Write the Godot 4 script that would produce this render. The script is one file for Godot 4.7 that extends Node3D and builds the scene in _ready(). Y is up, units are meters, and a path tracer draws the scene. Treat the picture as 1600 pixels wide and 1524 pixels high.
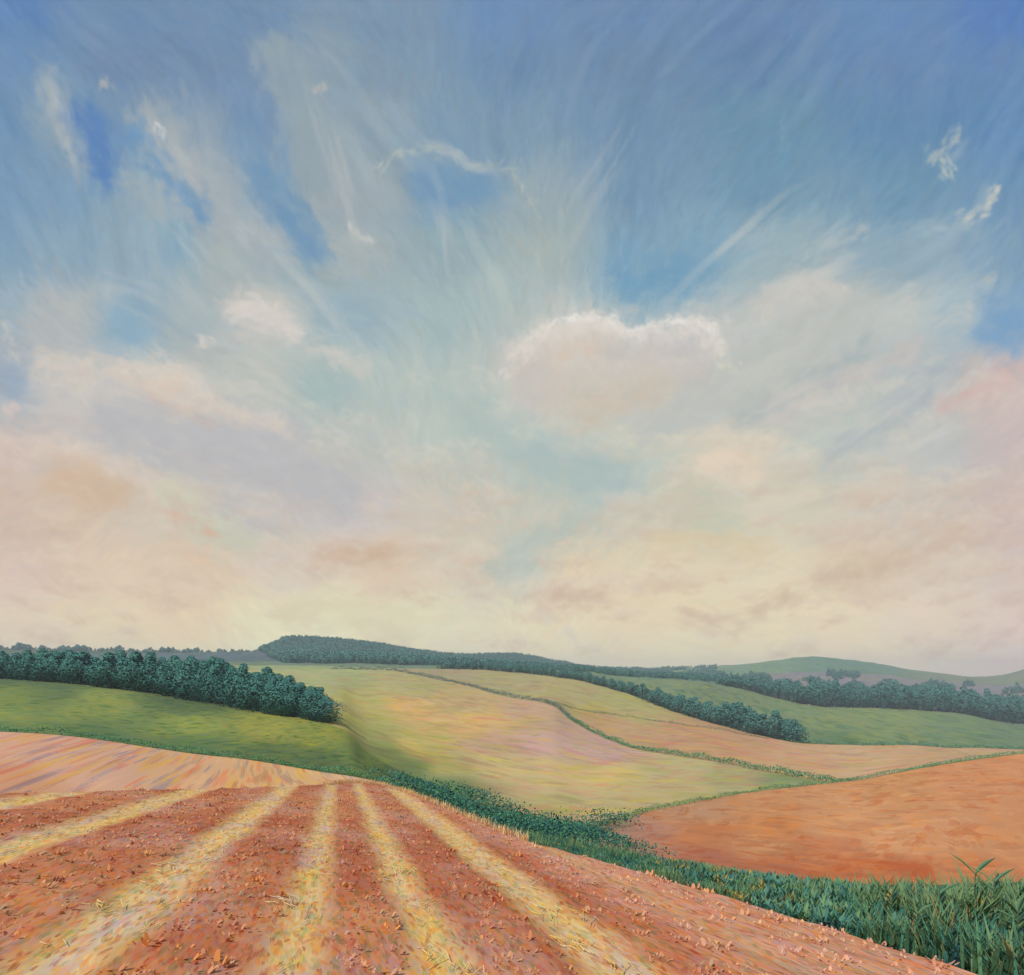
extends Node3D
# A hill farm at the end of summer: a ridged crop field falls away to a valley, beyond it pasture, woods and far hills.
# The land was surveyed from the field's high end: every table row is [bearing, sight line, distance in metres],
# bearing and sight line in thousandths (800 = straight ahead, 1066 = level), distance measured straight ahead.

const EYE := 3.0
const MID := 800.0
const LEVEL := 1066.0
var rng := RandomNumberGenerator.new()
var noise_a := FastNoiseLite.new()
var noise_b := FastNoiseLite.new()
var noise_c := FastNoiseLite.new()
var names := {}

# ---------------------------------------------------------------- small helpers
func lin(r: float, g: float, b: float) -> Color:
	return Color(r / 255.0, g / 255.0, b / 255.0).srgb_to_linear()

func numbered(called: String) -> String:
	var n: int = names.get(called, 0)
	names[called] = n + 1
	return called if n == 0 else "%s_%03d" % [called, n]

func tag(o: Node3D, label: String, category: String, group := "", kind := "") -> void:
	o.set_meta("label", label)
	o.set_meta("category", category)
	if group != "": o.set_meta("group", group)
	if kind != "": o.set_meta("kind", kind)

func mesh_node(called: String, m: Mesh, mat: Material, parent: Node = self) -> MeshInstance3D:
	var o := MeshInstance3D.new()
	o.name = numbered(called) if parent == self else called
	o.mesh = m
	o.material_override = mat
	parent.add_child(o, true)
	return o

func base(called: String, where: Vector3) -> Node3D:
	var o := Node3D.new()
	o.name = numbered(called)
	add_child(o)
	o.position = where
	return o

# ---------------------------------------------------------------- smooth curves through table rows
class Curve1:
	var xs: PackedFloat64Array
	var ys: PackedFloat64Array
	var ms: PackedFloat64Array
	func _init(px: Array, py: Array) -> void:
		var n := px.size()
		for i in n:
			xs.append(px[i]); ys.append(py[i])
		var d := PackedFloat64Array()
		for i in n - 1:
			d.append((ys[i + 1] - ys[i]) / (xs[i + 1] - xs[i]))
		for i in n:
			if i == 0: ms.append(d[0])
			elif i == n - 1: ms.append(d[n - 2])
			elif d[i - 1] * d[i] <= 0.0: ms.append(0.0)
			else: ms.append(2.0 * d[i - 1] * d[i] / (d[i - 1] + d[i]))
	func at(x: float) -> float:
		var n := xs.size()
		if x <= xs[0]: return ys[0]
		if x >= xs[n - 1]: return ys[n - 1]
		var k := xs.bsearch(x) - 1
		if k < 0: k = 0
		var h := xs[k + 1] - xs[k]
		var t := (x - xs[k]) / h
		var t2 := t * t
		var t3 := t2 * t
		return (2 * t3 - 3 * t2 + 1) * ys[k] + (t3 - 2 * t2 + t) * h * ms[k] + (-2 * t3 + 3 * t2) * ys[k + 1] + (t3 - t2) * h * ms[k + 1]

# ---------------------------------------------------------------- brush marks: streaky dabs stamped into computed textures
var brush_sets := {}
func brushes(length: int, width: float) -> Array:
	var key := "%d_%d" % [length, int(width * 10)]
	if brush_sets.has(key): return brush_sets[key]
	var out := []
	var g := RandomNumberGenerator.new()
	g.seed = length * 131 + int(width * 10)
	var s := int(length + width + 4)
	for a in 36:
		var m := Image.create(s, s, false, Image.FORMAT_RGBA8)
		var ang := PI * a / 36.0
		var ca := cos(ang)
		var sa := sin(ang)
		var bristle := []
		for i in 24: bristle.append([g.randf_range(-0.55, -0.2), g.randf_range(0.2, 0.55), g.randf()])
		var bend := g.randf_range(-0.10, 0.10)
		for y in s:
			for x in s:
				var px := x - s * 0.5
				var py := y - s * 0.5
				var al := (px * ca + py * sa) / length
				var ac := (-px * sa + py * ca) / width + bend * length / width * (al * al * 4.0 - 0.5)
				if absf(ac) >= 0.5: continue
				var b: Array = bristle[int((ac + 0.5) * 23.9)]
				var edge: float = 1.0 - absf(ac) * 0.5
				if al > b[0] * edge and al < b[1] * edge and b[2] > 0.12:
					m.set_pixel(x, y, Color(1, 1, 1, 1))
		out.append(m)
	brush_sets[key] = out
	return out

var inks := {}
func dab(img: Image, set_: Array, at: Vector2, ang: float, c: Color, wrap := false) -> void:
	var k := int(round(fposmod(ang, PI) / PI * 36.0)) % 36
	var m: Image = set_[k]
	var s := m.get_width()
	if not inks.has(s): inks[s] = Image.create(s, s, false, Image.FORMAT_RGBA8)
	var ink: Image = inks[s]
	ink.fill(c)
	var p := Vector2i(int(at.x) - s / 2, int(at.y) - s / 2)
	var r := Rect2i(0, 0, s, s)
	img.blend_rect_mask(ink, m, r, p)
	if wrap:
		var w := img.get_width()
		var h := img.get_height()
		var ox := 0
		var oy := 0
		if p.x < 0: ox = w
		elif p.x + s > w: ox = -w
		if p.y < 0: oy = h
		elif p.y + s > h: oy = -h
		if ox != 0: img.blend_rect_mask(ink, m, r, p + Vector2i(ox, 0))
		if oy != 0: img.blend_rect_mask(ink, m, r, p + Vector2i(0, oy))
		if ox != 0 and oy != 0: img.blend_rect_mask(ink, m, r, p + Vector2i(ox, oy))

# A repeating tile of dabs; each hue is a factor on the field's own colour.
func dab_tile(size: int, hues: Array, marks: Array, ang: float, spread: float, seed_: int) -> ImageTexture:
	var g := RandomNumberGenerator.new()
	g.seed = seed_
	var img := Image.create(size, size, false, Image.FORMAT_RGBA8)
	img.fill(hues[0])
	for mk in marks:
		var set_ := brushes(mk[0], mk[1])
		for i in mk[2]:
			var c: Color = hues[g.randi() % hues.size()]
			var j := g.randf_range(-0.03, 0.03)
			dab(img, set_, Vector2(g.randf() * size, g.randf() * size), ang + g.randfn(0.0, spread), Color(clampf(c.r + j, 0, 1), clampf(c.g + j, 0, 1), clampf(c.b + j, 0, 1), mk[3] * g.randf_range(0.6, 1.2)), true)
	return ImageTexture.create_from_image(img)

# ---------------------------------------------------------------- the sky
# Air and cloud colours by direction: [bearing, sight line, red, green, blue]
const AIR := [
	[0,0,88,132,190],[200,40,106,140,179],[400,40,110,143,180],[600,40,120,150,178],[800,30,105,143,188],[1000,40,105,138,180],[1200,40,103,138,182],[1400,40,98,138,188],[1600,20,84,128,195],
	[0,100,106,145,186],[200,110,108,138,176],[300,110,112,142,178],[400,110,112,143,180],[500,100,138,160,176],[600,110,125,152,175],[800,110,108,142,180],[1000,110,107,140,176],[1200,100,98,135,176],[1400,110,100,138,182],[1600,110,98,138,186],
	[0,200,108,149,187],[90,200,138,162,180],[150,210,104,144,187],[230,190,128,155,178],[300,220,140,162,180],[400,200,112,146,184],[500,200,150,168,178],[600,190,140,164,180],[720,190,122,154,180],[800,200,122,154,180],[1000,200,110,145,178],[1200,200,102,146,175],[1400,200,95,140,181],[1600,200,92,138,187],
	[0,300,116,155,189],[100,300,122,158,188],[200,300,138,166,185],[300,300,166,176,182],[380,270,128,160,184],[430,320,122,158,186],[500,300,158,171,178],[600,300,155,170,178],[700,300,120,157,186],[850,330,150,170,178],[1000,300,114,150,180],[1200,300,106,150,178],[1400,300,105,150,182],[1600,300,104,148,186],
	[0,400,126,161,188],[120,400,136,167,188],[200,390,146,172,188],[275,380,130,167,189],[350,400,166,180,180],[450,400,146,174,185],[550,400,165,178,180],[700,400,146,172,180],[850,400,164,180,178],[1000,420,118,162,190],[1100,400,128,167,190],[1220,400,152,178,188],[1400,400,140,170,188],[1600,400,124,160,188],
	[0,480,150,175,190],[60,500,180,184,184],[120,480,178,184,184],[200,500,144,176,196],[300,490,168,182,185],[400,500,200,198,190],[550,500,150,178,190],[700,490,162,186,188],[800,480,170,188,186],[900,540,206,203,195],[1000,480,150,182,195],[1090,540,196,198,194],[1250,490,194,197,190],[1400,490,190,197,192],[1500,490,165,187,196],[1590,500,126,166,198],
	[0,600,160,175,190],[100,600,200,195,190],[250,610,212,203,190],[400,590,190,195,188],[500,600,165,188,185],[600,600,180,195,188],[750,600,188,198,190],[850,600,208,202,192],[1000,610,205,198,185],[1150,600,190,195,187],[1300,600,190,194,188],[1450,600,180,190,190],[1550,600,205,186,180],[1600,610,208,186,182],
	[0,700,212,190,178],[100,680,204,194,186],[250,700,190,190,190],[400,700,190,188,191],[550,700,190,195,188],[700,700,190,200,190],[850,700,182,199,193],[1000,710,194,202,188],[1150,720,222,208,186],[1300,700,193,200,190],[1450,690,192,196,192],[1600,700,203,186,182],
	[0,800,215,190,170],[100,780,220,195,168],[250,790,215,200,178],[400,790,196,193,190],[550,800,206,196,190],[700,800,210,198,180],[850,790,200,200,182],[950,770,188,199,192],[1100,800,200,200,176],[1250,790,215,205,180],[1400,790,210,198,182],[1600,800,210,188,180],
	[0,900,220,194,172],[150,890,226,200,170],[300,890,222,195,165],[450,890,217,200,178],[600,890,220,194,164],[750,880,212,200,175],[810,880,190,196,182],[900,910,225,205,168],[1050,880,225,208,170],[1200,890,226,210,174],[1350,890,219,198,166],[1500,890,217,200,178],[1600,890,213,191,180],
	[0,980,226,204,170],[150,980,228,208,166],[300,970,226,200,162],[400,980,226,215,172],[500,970,228,220,176],[650,970,220,211,172],[850,980,228,212,170],[1000,980,226,206,166],[1150,980,226,208,168],[1300,980,229,210,170],[1450,970,226,205,176],[1600,980,222,196,180],
	[0,1040,231,212,166],[300,1030,236,218,166],[420,1010,241,228,176],[600,1020,230,221,172],[850,1040,228,216,172],[1050,1040,231,218,170],[1200,1030,233,216,168],[1400,1040,233,212,175],[1600,1040,226,201,180]]

# Wisps and cloud edges: [half width, red, green, blue, strength, bearing, sight line, bearing, sight line, ...]
const STRANDS := [
	[1000,690,1100,640,1200,590,1290,520,1350,470],[1180,760,1290,700,1400,630,1500,560,1560,510],[1100,690,1200,640,1300,590,1400,540],[420,680,340,650,250,610,150,580,60,555],[560,700,480,640,400,590,330,540],
	[640,620,560,540,500,460,440,390,380,310,330,240],[600,480,560,380,530,280,500,180,480,100],[700,440,690,330,660,240],[860,420,900,330,960,240,1010,150],[1000,520,1080,440,1160,370,1240,300,1330,250],[1080,560,1200,480,1320,410,1450,360],
	[1250,412,1300,386,1362,350],[1180,492,1240,455,1310,446,1350,465],[1450,262,1480,232,1508,192],[1490,350,1530,338,1552,310,1560,282],[72,120,90,170,108,235],[238,188,262,232,300,290,325,335],[348,316,370,348,412,388],[590,268,620,241,670,232,710,243,740,262,802,268],
	[548,352,562,372,590,380],[360,476,400,482,440,500,480,524],[180,580,250,578,300,596,330,636,380,660],[60,700,110,694,150,720,220,752,280,792],[980,694,1030,680,1080,692],[1460,640,1512,592,1566,558],[1300,760,1400,720,1500,660,1590,600],[900,860,1000,812,1120,780,1240,770],
	[240,330,300,400,360,450],[130,440,220,470,300,520],[480,820,420,790,340,770],[1420,505,1480,490,1540,500]]
const WISPS := [
	[16,165,177,184,0.6, 70,110,90,190,135,270],[5,190,190,186,0.5, 72,125,92,185,110,240],[24,86,130,190,0.25, 120,165,150,230,178,290],
	[8,190,184,178,0.7, 163,122,170,140],[22,170,178,182,0.6, 228,170,262,232,302,302,345,368],[4,220,220,220,0.7, 242,192,256,216],[6,198,198,180,0.6, 285,280,322,332,330,345],
	[4,222,222,214,0.7, 350,318,370,350,412,388],[14,165,178,182,0.5, 178,282,220,290,252,338],[30,168,178,184,0.5, 300,252,382,332,442,412],[22,118,154,186,0.5, 400,262,450,332,505,402],
	[16,112,153,191,0.5, 200,198,262,272,322,345],[26,150,167,176,0.5, 418,62,442,122,480,202,490,300],[9,188,187,180,0.6, 500,132,506,150],[7,182,192,182,0.7, 590,268,620,241,670,232,710,243,740,262,802,268],
	[24,118,156,189,0.25, 640,285,700,300,780,292],[4,182,190,182,0.5, 802,270,830,310,842,345],[4,212,210,204,0.7, 547,352,560,370,582,378],[8,128,164,186,0.5, 1232,178,1224,236],
	[9,184,190,186,0.7, 1502,196,1480,230,1452,260],[8,220,216,192,0.8, 1478,246,1484,276],[9,210,206,192,0.8, 1556,290,1545,328,1502,346],[12,160,181,192,0.6, 1420,372,1450,362,1530,352],
	[8,192,192,186,0.6, 1535,440,1555,432],[9,178,190,190,0.6, 1248,412,1300,386,1360,352],[14,222,213,206,0.8, 355,482,382,478,420,495,470,522],[14,206,203,196,0.6, 480,540,530,560,572,582],
	[10,217,211,203,0.7, 314,532,324,542],[14,217,206,193,0.7, 60,560,120,575,180,580,250,580,300,600,330,640,380,660,450,672],[5,228,218,206,0.7, 190,582,252,578,300,596,330,636],[13,220,191,172,0.6, 220,602,280,640,342,668],
	[28,140,175,198,0.2, 160,500,222,515],[18,155,172,190,0.5, 0,600,32,602],[14,222,206,191,0.7, 50,710,100,695,120,715,180,730,240,770,290,800],[18,208,209,186,0.6, 250,762,330,830,402,852],
	[24,216,186,156,0.28, 80,738,152,762,200,780],[13,222,180,155,0.28, 262,792,352,842],[36,190,190,193,0.4, 150,645,300,685,450,725,560,780],[8,207,206,198,0.6, 4,505,16,530,24,562],[11,226,206,196,0.6, 8,640,22,650],
	[10,223,209,197,0.6, 370,872,420,882,470,870,522,850],[15,215,180,150,0.28, 490,872,560,862,622,866],[46,206,199,191,0.3, 800,605,880,555,960,560,1040,560,1105,562],
	[9,232,226,218,0.75, 790,592,820,542,850,517,900,502,950,502,975,521,1000,526,1040,509,1090,507,1120,526,1130,556],[4,240,235,228,0.95, 850,513,900,498,948,499,976,520,1040,506,1090,504,1122,526],
	[13,224,201,181,0.6, 862,562,900,546,934,552],[26,211,195,176,0.2, 860,640,950,642,1042,602],[11,217,216,197,0.7, 1128,584,1150,574],[16,190,192,196,0.5, 1050,545,1075,536],
	[30,178,196,192,0.25, 680,562,720,640,780,692,860,742,940,762],[22,172,194,193,0.2, 830,692,930,732,1000,746],[6,223,216,192,0.7, 990,692,1030,681,1072,691],[19,229,213,190,0.7, 1100,716,1150,726,1185,740],
	[28,193,196,191,0.5, 1000,682,1150,602,1300,502,1362,472],[18,164,180,185,0.2, 1150,662,1280,602,1362,532],[21,172,185,191,0.2, 1280,722,1400,642,1500,562],[14,206,196,191,0.5, 1200,652,1320,592,1440,542],
	[16,213,184,177,0.4, 1468,636,1530,602,1610,576],[6,202,207,207,0.6, 1450,642,1510,592,1562,562],[30,124,164,202,0.3, 1530,498,1600,520],[28,112,159,192,0.25, 970,452,1040,432,1110,422],
	[18,201,199,193,0.6, 1180,492,1240,456,1312,451],[5,215,208,200,0.6, 1190,490,1240,452,1290,446],[10,229,211,187,0.7, 850,930,900,906,960,905,1002,916],[15,215,185,161,0.28, 840,946,880,931,952,931],[9,231,219,197,0.7, 820,956,850,966,880,986,902,1002],
	[17,214,188,163,0.28, 1270,902,1350,896,1420,872,1502,832],[14,221,196,167,0.5, 1060,962,1150,972,1252,922],[17,189,198,187,0.5, 770,902,830,852,922,802],[12,205,200,180,0.4, 900,830,1000,800,1120,770],
	[20,232,222,184,0.4, 440,960,520,950,640,985],[12,216,190,170,0.5, 0,830,60,840,140,830],[12,224,200,190,0.4, 20,880,80,900],[16,224,206,170,0.4, 1010,850,1100,840,1200,860]]

# Heaped cloud: [bearing, sight line, radius, crown red, green, blue, foot red, green, blue]
const PUFFS := [
	[830,562,36,222,214,206,206,198,188],[868,538,38,226,219,210,210,200,188],[912,526,40,228,220,210,214,200,184],[956,530,34,226,219,210,210,200,188],[1000,552,30,216,211,204,204,198,190],[1044,536,34,224,217,208,206,198,190],[1090,534,36,226,220,209,200,198,196],[1116,556,26,224,218,206,206,200,190],[1138,582,16,222,219,200,200,200,190],
	[905,585,40,216,209,198,210,198,182],[975,588,36,212,206,196,208,198,182],[1060,586,34,210,204,196,204,196,184],[860,615,30,208,202,192,204,197,186],[1150,540,26,206,204,198,196,197,192],[1185,520,22,204,203,197,196,198,193],[1165,600,26,200,201,194,194,197,190],
	[380,490,20,224,215,208,200,198,194],[420,502,22,222,213,205,200,198,192],[462,520,18,216,209,202,196,197,192],[322,540,13,220,214,206,196,196,192],[552,574,22,208,205,197,190,196,190],
	[115,580,24,220,208,198,208,198,190],[195,592,24,222,209,196,214,196,184],[268,602,28,226,212,196,220,194,176],[312,628,24,228,214,198,218,194,176],[370,660,24,222,210,194,212,198,184],[432,670,20,216,208,192,200,196,188],
	[78,706,24,226,208,196,218,190,168],[132,712,24,226,210,196,216,188,162],[192,738,24,222,208,190,216,190,166],[262,772,22,218,210,190,220,186,164],[20,640,16,226,206,196,216,192,180],
	[1240,470,34,206,203,197,194,196,192],[1302,464,28,208,204,197,192,195,191],[1410,502,28,202,202,196,190,196,193],[1502,500,22,206,204,197,186,194,195],
	[450,872,18,226,211,198,218,190,166],[520,852,22,228,211,197,216,182,154],[585,858,22,222,204,184,214,180,152],[880,914,24,231,213,189,214,184,160],[942,912,20,232,216,194,216,188,166],[1040,690,20,222,215,192,200,200,186],[1142,726,26,230,214,192,214,202,182],[1340,890,26,222,202,172,212,184,158],
	[812,560,16,232,226,218,214,206,196],[838,532,16,236,230,222,216,208,198],[866,512,15,238,232,224,218,210,200],[896,503,15,238,232,224,220,210,200],[928,500,15,240,234,226,220,210,200],[958,508,14,238,232,224,218,210,200],[985,524,12,234,228,220,214,206,198],[1020,514,14,238,232,222,216,208,200],[1052,506,15,240,234,226,218,210,202],[1084,507,14,238,232,224,214,208,202],[1110,520,13,238,232,222,212,206,200],[1124,544,12,234,228,216,210,204,196]]

func air_at(x: float, y: float) -> Color:
	x = clampf(absf(x), 0, 1600) if x < 0 else (clampf(3200.0 - x, 0, 1600) if x > 1600 else x)
	y = absf(y) if y < 0 else y
	var s := 0.0
	var r := 0.0
	var g := 0.0
	var b := 0.0
	for p in AIR:
		var dx: float = x - p[0]
		var dy: float = (y - p[1]) * 1.25
		var d2 := dx * dx + dy * dy + 300.0
		var w := 1.0 / (d2 * d2)
		s += w
		r += w * p[2]; g += w * p[3]; b += w * p[4]
	r /= s; g /= s; b /= s
	var clear := 1.0 + 0.10 * smoothstep(780.0, 1040.0, y)
	r *= clear; g *= clear; b *= clear
	var grey := (r + g + b) / 3.0
	return Color(lerpf(r, grey, 0.15) / 252.0, lerpf(g, grey, 0.15) / 252.0, lerpf(b, grey, 0.15) / 252.0, 1.0)

func paint_sky() -> Image:
	var k := 0.64
	var x0 := -420.0
	var y0 := -520.0
	var x1 := 2020.0
	var y1 := 1080.0
	var w := int((x1 - x0) * k)
	var h := int((y1 - y0) * k)
	var gw := 100
	var gh := 66
	var small := Image.create(gw, gh, false, Image.FORMAT_RGBA8)
	for j in gh:
		for i in gw:
			var px := x0 + (x1 - x0) * (i + 0.5) / gw
			var py := y0 + (y1 - y0) * (j + 0.5) / gh
			small.set_pixel(i, j, air_at(px + 22.0 * noise_a.get_noise_2d(px * 0.02, py * 0.02), py + 22.0 * noise_a.get_noise_2d(px * 0.02 + 70.0, py * 0.02)))
	small.resize(w, h, Image.INTERPOLATE_CUBIC)
	var img := small
	var ref: Image = small.duplicate()
	var g := RandomNumberGenerator.new()
	g.seed = 77
	var flow := func(px: float, py: float) -> float:
		var a := Vector2(px - 790.0, minf(py - 900.0, -60.0) * (1.0 if py < 760.0 else 0.5)).angle()
		return a + noise_b.get_noise_2d(px * 0.05, py * 0.05) * 1.3
	for pass_ in [[46, 10.0, 8000, 0.30, 16.0], [34, 6.0, 15000, 0.34, 12.0], [22, 3.5, 22000, 0.36, 9.0], [14, 2.5, 16000, 0.34, 6.0]]:
		var set_ := brushes(pass_[0], pass_[1])
		for i in pass_[2]:
			var q := Vector2(g.randf() * w, g.randf() * h)
			var a: float = flow.call(x0 + q.x / k, y0 + q.y / k)
			var from := q + Vector2.from_angle(a) * g.randfn(0.0, pass_[4] * 1.4) + Vector2(g.randfn(0.0, 4.0), g.randfn(0.0, 4.0))
			var c := ref.get_pixel(clampi(int(from.x), 0, w - 1), clampi(int(from.y), 0, h - 1))
			var j := g.randfn(0.0, 0.016)
			var warm := g.randfn(0.0, 0.012)
			dab(img, set_, q, a + g.randfn(0.0, 0.25), Color(clampf(c.r + j + warm, 0, 1), clampf(c.g + j, 0, 1), clampf(c.b + j - warm, 0, 1), pass_[3] * g.randf_range(0.5, 1.3)))
	# long thin streaks of high cloud, fanning out along the wind
	for n in 420:
		var q := Vector2(g.randf() * w, (g.randf_range(-100.0, 860.0) - y0) * k)
		var light := g.randf() < 0.62
		var strong := g.randf_range(0.08, 0.20) * (0.7 if light else 0.6)
		var thin := g.randf()
		var set_ := brushes(26, 3.5) if thin < 0.15 else (brushes(34, 8.0) if thin < 0.55 else brushes(46, 14.0))
		var steps := int(g.randf_range(5, 16))
		var mate := 0.065 if light else -0.04
		for st in steps:
			var px := x0 + q.x / k
			var py := y0 + q.y / k
			var a: float = flow.call(px, py)
			var c := ref.get_pixel(clampi(int(q.x), 0, w - 1), clampi(int(q.y), 0, h - 1))
			var fade := sin(PI * (st + 0.6) / (steps + 0.2))
			var m := mate + g.randfn(0, 0.012)
			dab(img, set_, q + Vector2(g.randfn(0, 1.2), g.randfn(0, 1.2)), a + g.randfn(0, 0.08), Color(clampf(c.r + m * 1.15, 0, 1), clampf(c.g + m * 0.95, 0, 1), clampf(c.b + m * 0.7, 0, 1), strong * fade * 1.6))
			q += Vector2.from_angle(a) * 11.0
	# ragged banks of warm cloud low down: each with a cream crest and a dusty peach foot
	for n in 300:
		var px := g.randf_range(-380.0, 1980.0)
		var py := g.randf_range(600.0, 1015.0)
		var rad := g.randf_range(9.0, 30.0) * k * 1.3 * lerpf(1.2, 0.7, (py - 600.0) / 415.0)
		var mid := Vector2((px - x0) * k, (py - y0) * k)
		var c := ref.get_pixel(clampi(int(mid.x), 0, w - 1), clampi(int(mid.y), 0, h - 1))
		var tilt := (px - 800.0) / 2400.0
		var set_ := brushes(14, 3.5) if rad < 14.0 else brushes(22, 5.0)
		var crest := c.lerp(Color(0.94, 0.89, 0.81), 0.5)
		var foot := c.lerp(Color(0.84, 0.71, 0.62), 0.55 * smoothstep(620.0, 800.0, py))
		for i in int(rad * 2.6) + 10:
			var th := g.randf() * TAU
			var rr := sqrt(g.randf())
			var lump := 1.0 + 0.5 * noise_c.get_noise_2d(mid.x + cos(th) * 40.0, mid.y + sin(th) * 40.0)
			var off := Vector2(cos(th) * 1.9, sin(th) * 0.8) * rad * rr * lump
			off.y -= off.x * tilt
			var up := clampf(0.5 - sin(th) * rr * 0.7 + g.randfn(0, 0.15), 0, 1)
			var cc := foot.lerp(crest, up)
			cc.a = g.randf_range(0.16, 0.42) * (1.1 - 0.5 * rr)
			dab(img, set_, mid + off, (th + PI / 2 if rr > 0.6 and sin(th) < 0.0 else -tilt) + g.randfn(0, 0.4), cc)
	for f in WISPS:
		var half: float = f[0] * k
		var pts := []
		for i in range(5, f.size(), 2): pts.append(Vector2((f[i] - x0) * k, (f[i + 1] - y0) * k))
		var set_ := brushes(int(clampf(half * 2.6, 12, 40)), clampf(half * 0.7, 2.5, 9.0))
		for i in pts.size() - 1:
			var a: Vector2 = pts[i]
			var b: Vector2 = pts[i + 1]
			var d := b - a
			var n := int(d.length() * maxf(half, 4.0) / 9.0) + 8
			for m in n:
				var q := a.lerp(b, g.randf()) + d.orthogonal().normalized() * g.randfn(0.0, half * 0.72)
				if noise_c.get_noise_2d(q.x * 2.2, q.y * 2.2) < g.randf_range(-0.6, 0.05): continue
				var j := g.randfn(0.0, 0.016)
				dab(img, set_, q, d.angle() + g.randfn(0.0, 0.45), Color(f[1] / 255.0 + j, f[2] / 255.0 + j, f[3] / 255.0 + j, clampf(f[4] * g.randf_range(0.2, 0.6), 0, 1)))
	for f in STRANDS:
		var curve := Curve2D.new()
		var np: int = f.size() / 2
		for i in np:
			var here := Vector2((f[i * 2] - x0) * k, (f[i * 2 + 1] - y0) * k)
			var prev := Vector2((f[maxi(i - 1, 0) * 2] - x0) * k, (f[maxi(i - 1, 0) * 2 + 1] - y0) * k)
			var next := Vector2((f[mini(i + 1, np - 1) * 2] - x0) * k, (f[mini(i + 1, np - 1) * 2 + 1] - y0) * k)
			curve.add_point(here, -(next - prev) / 6.0, (next - prev) / 6.0)
		var total := curve.get_baked_length()
		for strand in 6:
			var off := g.randfn(0, 8.0)
			var start := g.randf_range(0.0, 0.45)
			var stop := g.randf_range(start + 0.25, 1.0)
			var set_ := brushes(16, 2.5) if strand < 1 else (brushes(22, 5.0) if strand < 4 else brushes(30, 8.0))
			var pale := g.randf_range(0.75, 1.0)
			var d := start * total
			while d < stop * total:
				var q := curve.sample_baked(d)
				var t := curve.sample_baked(minf(d + 2.0, total)) - curve.sample_baked(maxf(d - 2.0, 0.0))
				var c := ref.get_pixel(clampi(int(q.x), 0, w - 1), clampi(int(q.y), 0, h - 1)).lerp(Color(0.90, 0.87, 0.83), 0.55 * pale)
				var fade := sin(PI * clampf((d / total - start) / (stop - start), 0.03, 0.97))
				c.a = (0.24 if strand < 1 else 0.14) * fade * pale * g.randf_range(0.5, 1.2)
				dab(img, set_, q + t.orthogonal().normalized() * (off + g.randfn(0, 0.8)), t.angle() + g.randfn(0, 0.1), c)
				d += 5.0
	for f in PUFFS:
		var rad: float = f[2] * k
		var mid := Vector2((f[0] - x0) * k, (f[1] - y0) * k)
		var set_ := brushes(int(clampf(rad * 0.75, 8, 22)), clampf(rad * 0.2, 2.5, 5.0))
		for i in int(rad * rad * 0.22) + 20:
			var th := g.randf() * TAU
			var rr := sqrt(g.randf())
			var q := mid + Vector2(cos(th) * 1.15, sin(th) * 0.85) * rad * rr * g.randf_range(0.9, 1.25) * (1.0 + 0.8 * noise_c.get_noise_2d(mid.x + cos(th) * 30.0, mid.y + sin(th) * 30.0))
			var up := clampf(0.5 - 0.75 * sin(th) * rr + g.randfn(0, 0.12), 0.0, 1.0)
			var c := Color(lerpf(f[6], f[3], up) / 255.0, lerpf(f[7], f[4], up) / 255.0, lerpf(f[8], f[5], up) / 255.0, g.randf_range(0.10, 0.32) * (1.15 - 1.0 * rr * (1.0 - up)))
			dab(img, set_, q, th + PI / 2 + g.randfn(0, 0.5), c)
	# lay it on the sphere of directions; all round, the same air goes on
	var W := 4096
	var H := 2048
	var far_w := 256
	var far_h := 128
	var pano := Image.create(far_w, far_h, false, Image.FORMAT_RGBA8)
	for j in far_h:
		var el := (0.5 - (j + 0.5) / far_h) * PI
		for i in far_w:
			var az := ((i + 0.5) / far_w - 0.5) * TAU
			var bx := 800.0 + 1500.0 * sin(az * 1.5) * cos(el) * 0.55 + 60.0 * noise_a.get_noise_3d(cos(az) * 40.0, el * 40.0, sin(az) * 40.0)
			var by := LEVEL - 1000.0 * tan(clampf(el, -0.2, 0.82)) + 60.0 * noise_a.get_noise_3d(cos(az) * 40.0 + 90.0, el * 40.0, sin(az) * 40.0)
			pano.set_pixel(i, j, air_at(clampf(bx, 0, 1600), clampf(by, 0, 1040)))
	pano.resize(W, H, Image.INTERPOLATE_CUBIC)
	var reach := 0.86
	var i0 := int(W * (0.5 - reach / TAU))
	var i1 := int(W * (0.5 + reach / TAU))
	var tans := PackedFloat64Array()
	for j in range(0, H / 2 + 8): tans.append(tan((0.5 - (j + 0.5) / H) * PI))
	var j0 := int(H * (0.5 - 0.98 / PI))
	for i in range(i0, i1):
		var az := ((i + 0.5) / W - 0.5) * TAU
		var px := (MID + 1000.0 * tan(az) - x0) * k
		if px < 1.0 or px > w - 2.0: continue
		var edge_x := minf(px, w - px) / k
		var sec := 1000.0 / cos(az)
		for j in range(j0, H / 2 + 8):
			var py := (LEVEL - sec * tans[j] - y0) * k
			if py < 1.0 or py > h - 2.0: continue
			var xi := int(px)
			var yi := int(py)
			var fx := px - xi
			var fy := py - yi
			var c := img.get_pixel(xi, yi).lerp(img.get_pixel(xi + 1, yi), fx).lerp(img.get_pixel(xi, yi + 1).lerp(img.get_pixel(xi + 1, yi + 1), fx), fy)
			var m := clampf(minf(edge_x, py / k) / 330.0, 0.0, 1.0)
			if m < 1.0:
				m = m * m * (3.0 - 2.0 * m)
				c = pano.get_pixel(i, j).lerp(c, m)
			pano.set_pixel(i, j, c)
	# straight ahead is the seam of a panorama
	var out := Image.create(W, H, false, Image.FORMAT_RGBA8)
	out.blit_rect(pano, Rect2i(W / 2, 0, W / 2, H), Vector2i(0, 0))
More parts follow.
